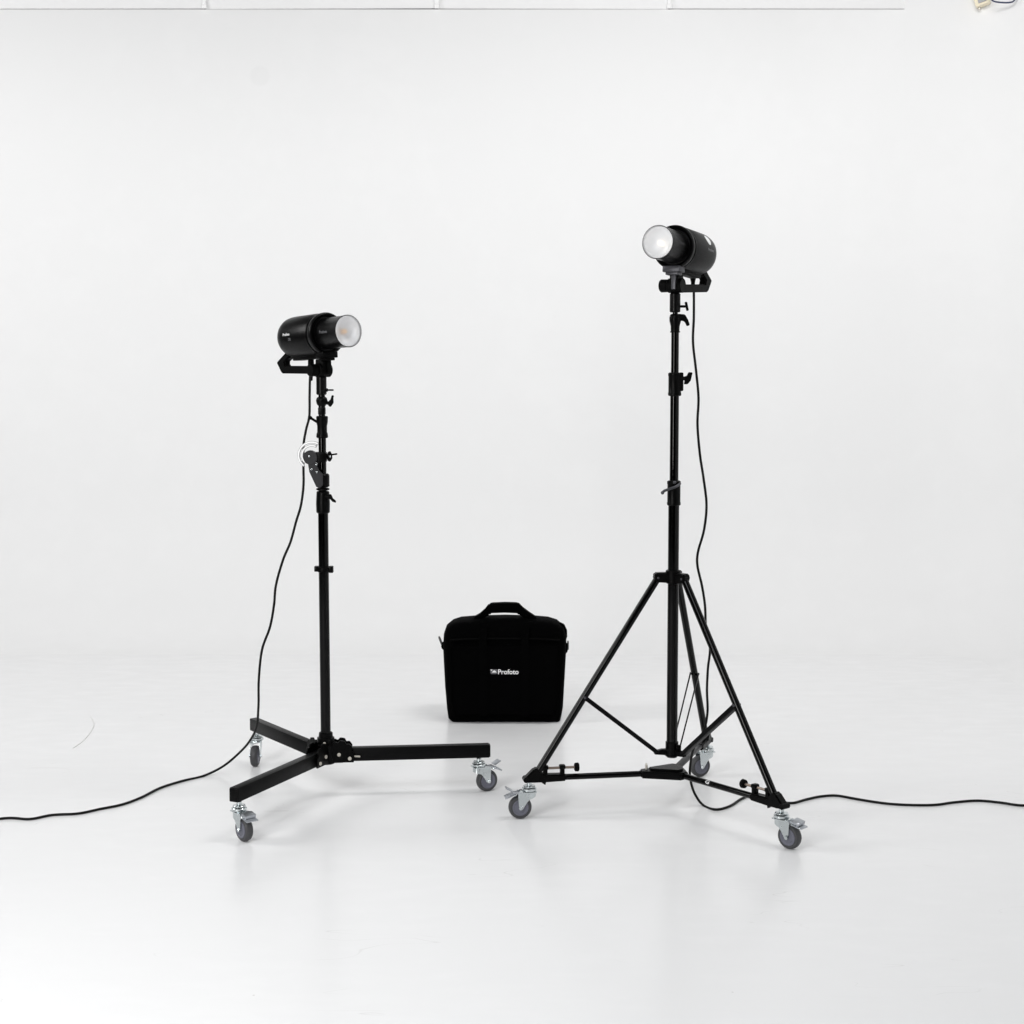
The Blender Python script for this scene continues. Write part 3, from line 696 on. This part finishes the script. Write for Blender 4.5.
B = [(693, 279, 5.2), (693.8, 292, 5.2), (693.8, 318, 5.19), (693, 342, 5.18), (696, 370, 5.17), (698.5, 398, 5.16), (697.5, 425, 5.15), (700, 455, 5.15), (703.5, 478, 5.15), (706.5, 505, 5.15), (704, 530, 5.15), (698, 552, 5.15), (697.5, 566, 5.15), (702, 586, 5.15), (705, 606, 5.15), (706, 628, 5.16), (710, 648, 5.18), (708, 668, 5.2), (707, 690, 5.22), (707.5, 712, 5.22), (704, 730, 5.2), (695, 745, 5.15), (691, 760, 5.10), (690, 776, 5.08), (694, 792, 5.10)]
pts = [at(x, y, Y) for x, y, Y in B] + [ground(x, y, RCB) for x, y in ((703, 805), (716, 809.5), (730, 806), (741, 799), (752, 795), (764, 796), (778, 801), (792, 803), (806, 799.5), (820, 796.5), (836, 795.5), (854, 798.5), (872, 801.5), (890, 803.8), (912, 805), (935, 804.8), (955, 802.2), (978, 800.6), (1000, 802.5), (1026, 805.5), (1070, 803), (1140, 810))]
cable('power_cable', pts, RCB, 'black power cable dropping from the right lamp, looping and running out right')
# strain relief plugs belong to the cables
for o, (x, y, Y) in ((bpy.data.objects['power_cable'], A[0]), (bpy.data.objects['power_cable.001'], B[0])):
    p = at(x, y, Y); MB().lathe(p + Vector((0, 0, .035)), (0, 0, -1), [(0, .010), (.03, .0105), (.045, .007), (.075, .0055), (.078, .004)], 20).build('plug', M_plast, o)

# ------------------------------------------------------------------ bag
g = ground(506, 723); DY = g.y + .10      # front face sits in front of the bag's middle
def Q(px, py, Y=None): return at(px, py, g.y if Y is None else Y)
BG = empty('equipment_bag', (g.x, DY, 0)); tag(BG, 'black soft equipment bag with top handle standing on the floor between the stands', 'bag')
org = Vector((g.x, DY, 0))
out = [(450.8, 722.6), (448.2, 719.8), (447, 711), (445.3, 690), (444, 664), (443.3, 650), (444, 637.5), (446.5, 630.5), (452, 626), (460, 623.4), (475, 622.2), (505, 621.4), (535, 622.2), (549, 623.4), (558, 626.2), (563.5, 631), (566, 639), (566, 650), (565, 668), (563.8, 690), (562.8, 710), (561.5, 718), (560, 722.6)]
P0 = [Q(x, y) for x, y in out]
for p in P0: p.z = max(p.z, .002)
cen = sum(P0, Vector()) / len(P0)
b = MB(); T_ = .20; rings = []
NS = [(0, .035), (.012, .012), (.03, .0), (.07, -.004), (.13, -.004), (.17, .0), (.188, .012), (.20, .035)]
def dens(P):
    o = []
    for i, p in enumerate(P):
        q = P[(i + 1) % len(P)]; m = max(1, int((q - p).length / .03))
        for s in range(m): o.append(p.lerp(q, s / m))
    return o
P1 = dens(P0)
for dy_, ins in NS:
    ring_ = []
    for p in P1:
        v = p - cen; v.y = 0; L_ = v.length
        q = p - v.normalized() * ins; q.y = g.y + dy_ + .02 * 0
        if p.z < .01: q.z = max(.0, min(p.z, .004)) if ins < .02 else .014
        ring_.append(b.bm.verts.new(q))
    rings.append(ring_)
n = len(P1)
for a, c in zip(rings, rings[1:]):
    for k in range(n): b.bm.faces.new((a[k], a[(k + 1) % n], c[(k + 1) % n], c[k]))
def capf(rg, y, bulge):
    prev = rg
    for f_ in (.75, .4):
        cur = [b.bm.verts.new(Vector((cen.x + (v.co.x - cen.x) * f_, y - bulge * (1 - f_ ** 2), cen.z + (v.co.z - cen.z) * f_))) for v in rg]
        for k in range(n): b.bm.faces.new((prev[k], prev[(k + 1) % n], cur[(k + 1) % n], cur[k]))
        prev = cur
    b.bm.faces.new(prev)
capf(rings[0], g.y, .012); capf(rings[-1], g.y + T_, -.012)
b.build('bag_body', M_bag, BG, org, 60)
fy = g.y - .004
# front pocket panel with a piped edge, zip line and straps
b = MB()
pk = [(456, 715), (452, 706), (450.5, 660), (451, 644), (559, 644), (558.5, 690), (557, 706), (553, 715)]
b.prism([Q(x, y, fy - .008) for x, y in pk], (0, .022, 0), .006)
b.build('front_pocket', M_bag, BG, org)
b = MB(); b.tube([Q(x, y, fy - .004) for x, y in ((450, 640), (470, 639), (505, 638.5), (540, 639), (560, 640))], .004, 8)
zo = b.build('zip', mat('zip_tape', (.0012, .0012, .0012), .6, 0, .04), BG, org)
b = MB()
for x0, x1 in ((479, 487), (521, 529)):
    b = MB(); b.prism([Q(x0, 623, fy - .018), Q(x1, 623, fy - .018), Q(x1, 716, fy - .024), Q(x0, 716, fy - .024)], (0, .003, 0), .001); b.build('webbing', M_web, BG, org)
hy = g.y + .09
b = MB(); b.prism([Q(x, y, hy) for x, y in ((472, 618), (480, 613.5), (485, 609), (489, 603.8), (493, 603), (505, 602.5), (516, 602.8), (519, 603.5), (523, 607.5), (529, 612), (538, 618), (530, 618.5), (521, 616), (518.5, 612.6), (505, 612), (490, 612.5), (488, 615), (480, 618.5))], (0, .05, 0), .006)
b.build('handle', M_bag, BG, org)
# side rings and strap lugs
M_steel = mat('dark_steel', (.12, .12, .12), .35, .8)
for cx_, cy_, w_ in ((441.8, 640.5, .010), (568, 645, 0)):
    c = Q(cx_, cy_, hy)
    MB().tube([c + Vector((0, .014, -.014)), c + Vector((0, -.014, -.014)), c + Vector((-w_, -.014, .012)), c + Vector((-w_, .014, .012))], .003, 8, closed=True).build('strap_ring', M_steel, BG, org)
for pts in (((446, 640), (441.8, 643), (441, 647), (443, 649), (446, 650)), ((563, 643), (567.5, 643), (568.3, 647), (567, 652.5), (563, 654)), ((556, 622), (560, 622.5), (564.5, 624.5), (567, 630), (567.2, 637), (564, 641), (560, 640))):
    MB().prism([Q(x, y, hy) for x, y in pts], (0, .034, 0), .003).build('strap_lug', M_bag, BG, org)
# printed word and small badge
lc = Q(508.3, 671.8, fy - .0215) - org
text_obj('brand_print', 'Profoto', 20.3 / 245 * 1.0, M_print, lambda u_, v: lc + Vector((u_, 0, v)), BG, .016, 20.3 / 245 * .245)
bc = Q(493.8, 671.6, fy - .0205) - org
b = MB(); w_, h_ = .0135, .0120
b.prism([bc + Vector(v) for v in ((-w_, 0, .009), (w_, 0, .009), (w_, 0, -.005), (w_ * .75, 0, -.010), (-w_ * .75, 0, -.010), (-w_, 0, -.005))], (0, .001, 0), 0)
bd = b.build('badge', mat('badge_grey', (.10, .10, .11), .6), BG)
b = MB(); bc2 = bc + Vector((.002, -.0012, 0))
b.prism([bc2 + Vector(v) for v in ((-.009, 0, -.0035), (-.006, 0, .002), (0, 0, .0055), (.006, 0, .002), (.009, 0, -.0035))], (0, .001, 0), 0)
b.prism([bc2 + Vector(v) for v in ((-.0155, 0, .0085), (-.008, 0, .0085), (-.009, 0, .0045), (-.013, 0, .0045))], (0, .001, 0), 0)
b.build('badge_mark', M_print, bd)

S.render.engine = 'CYCLES'
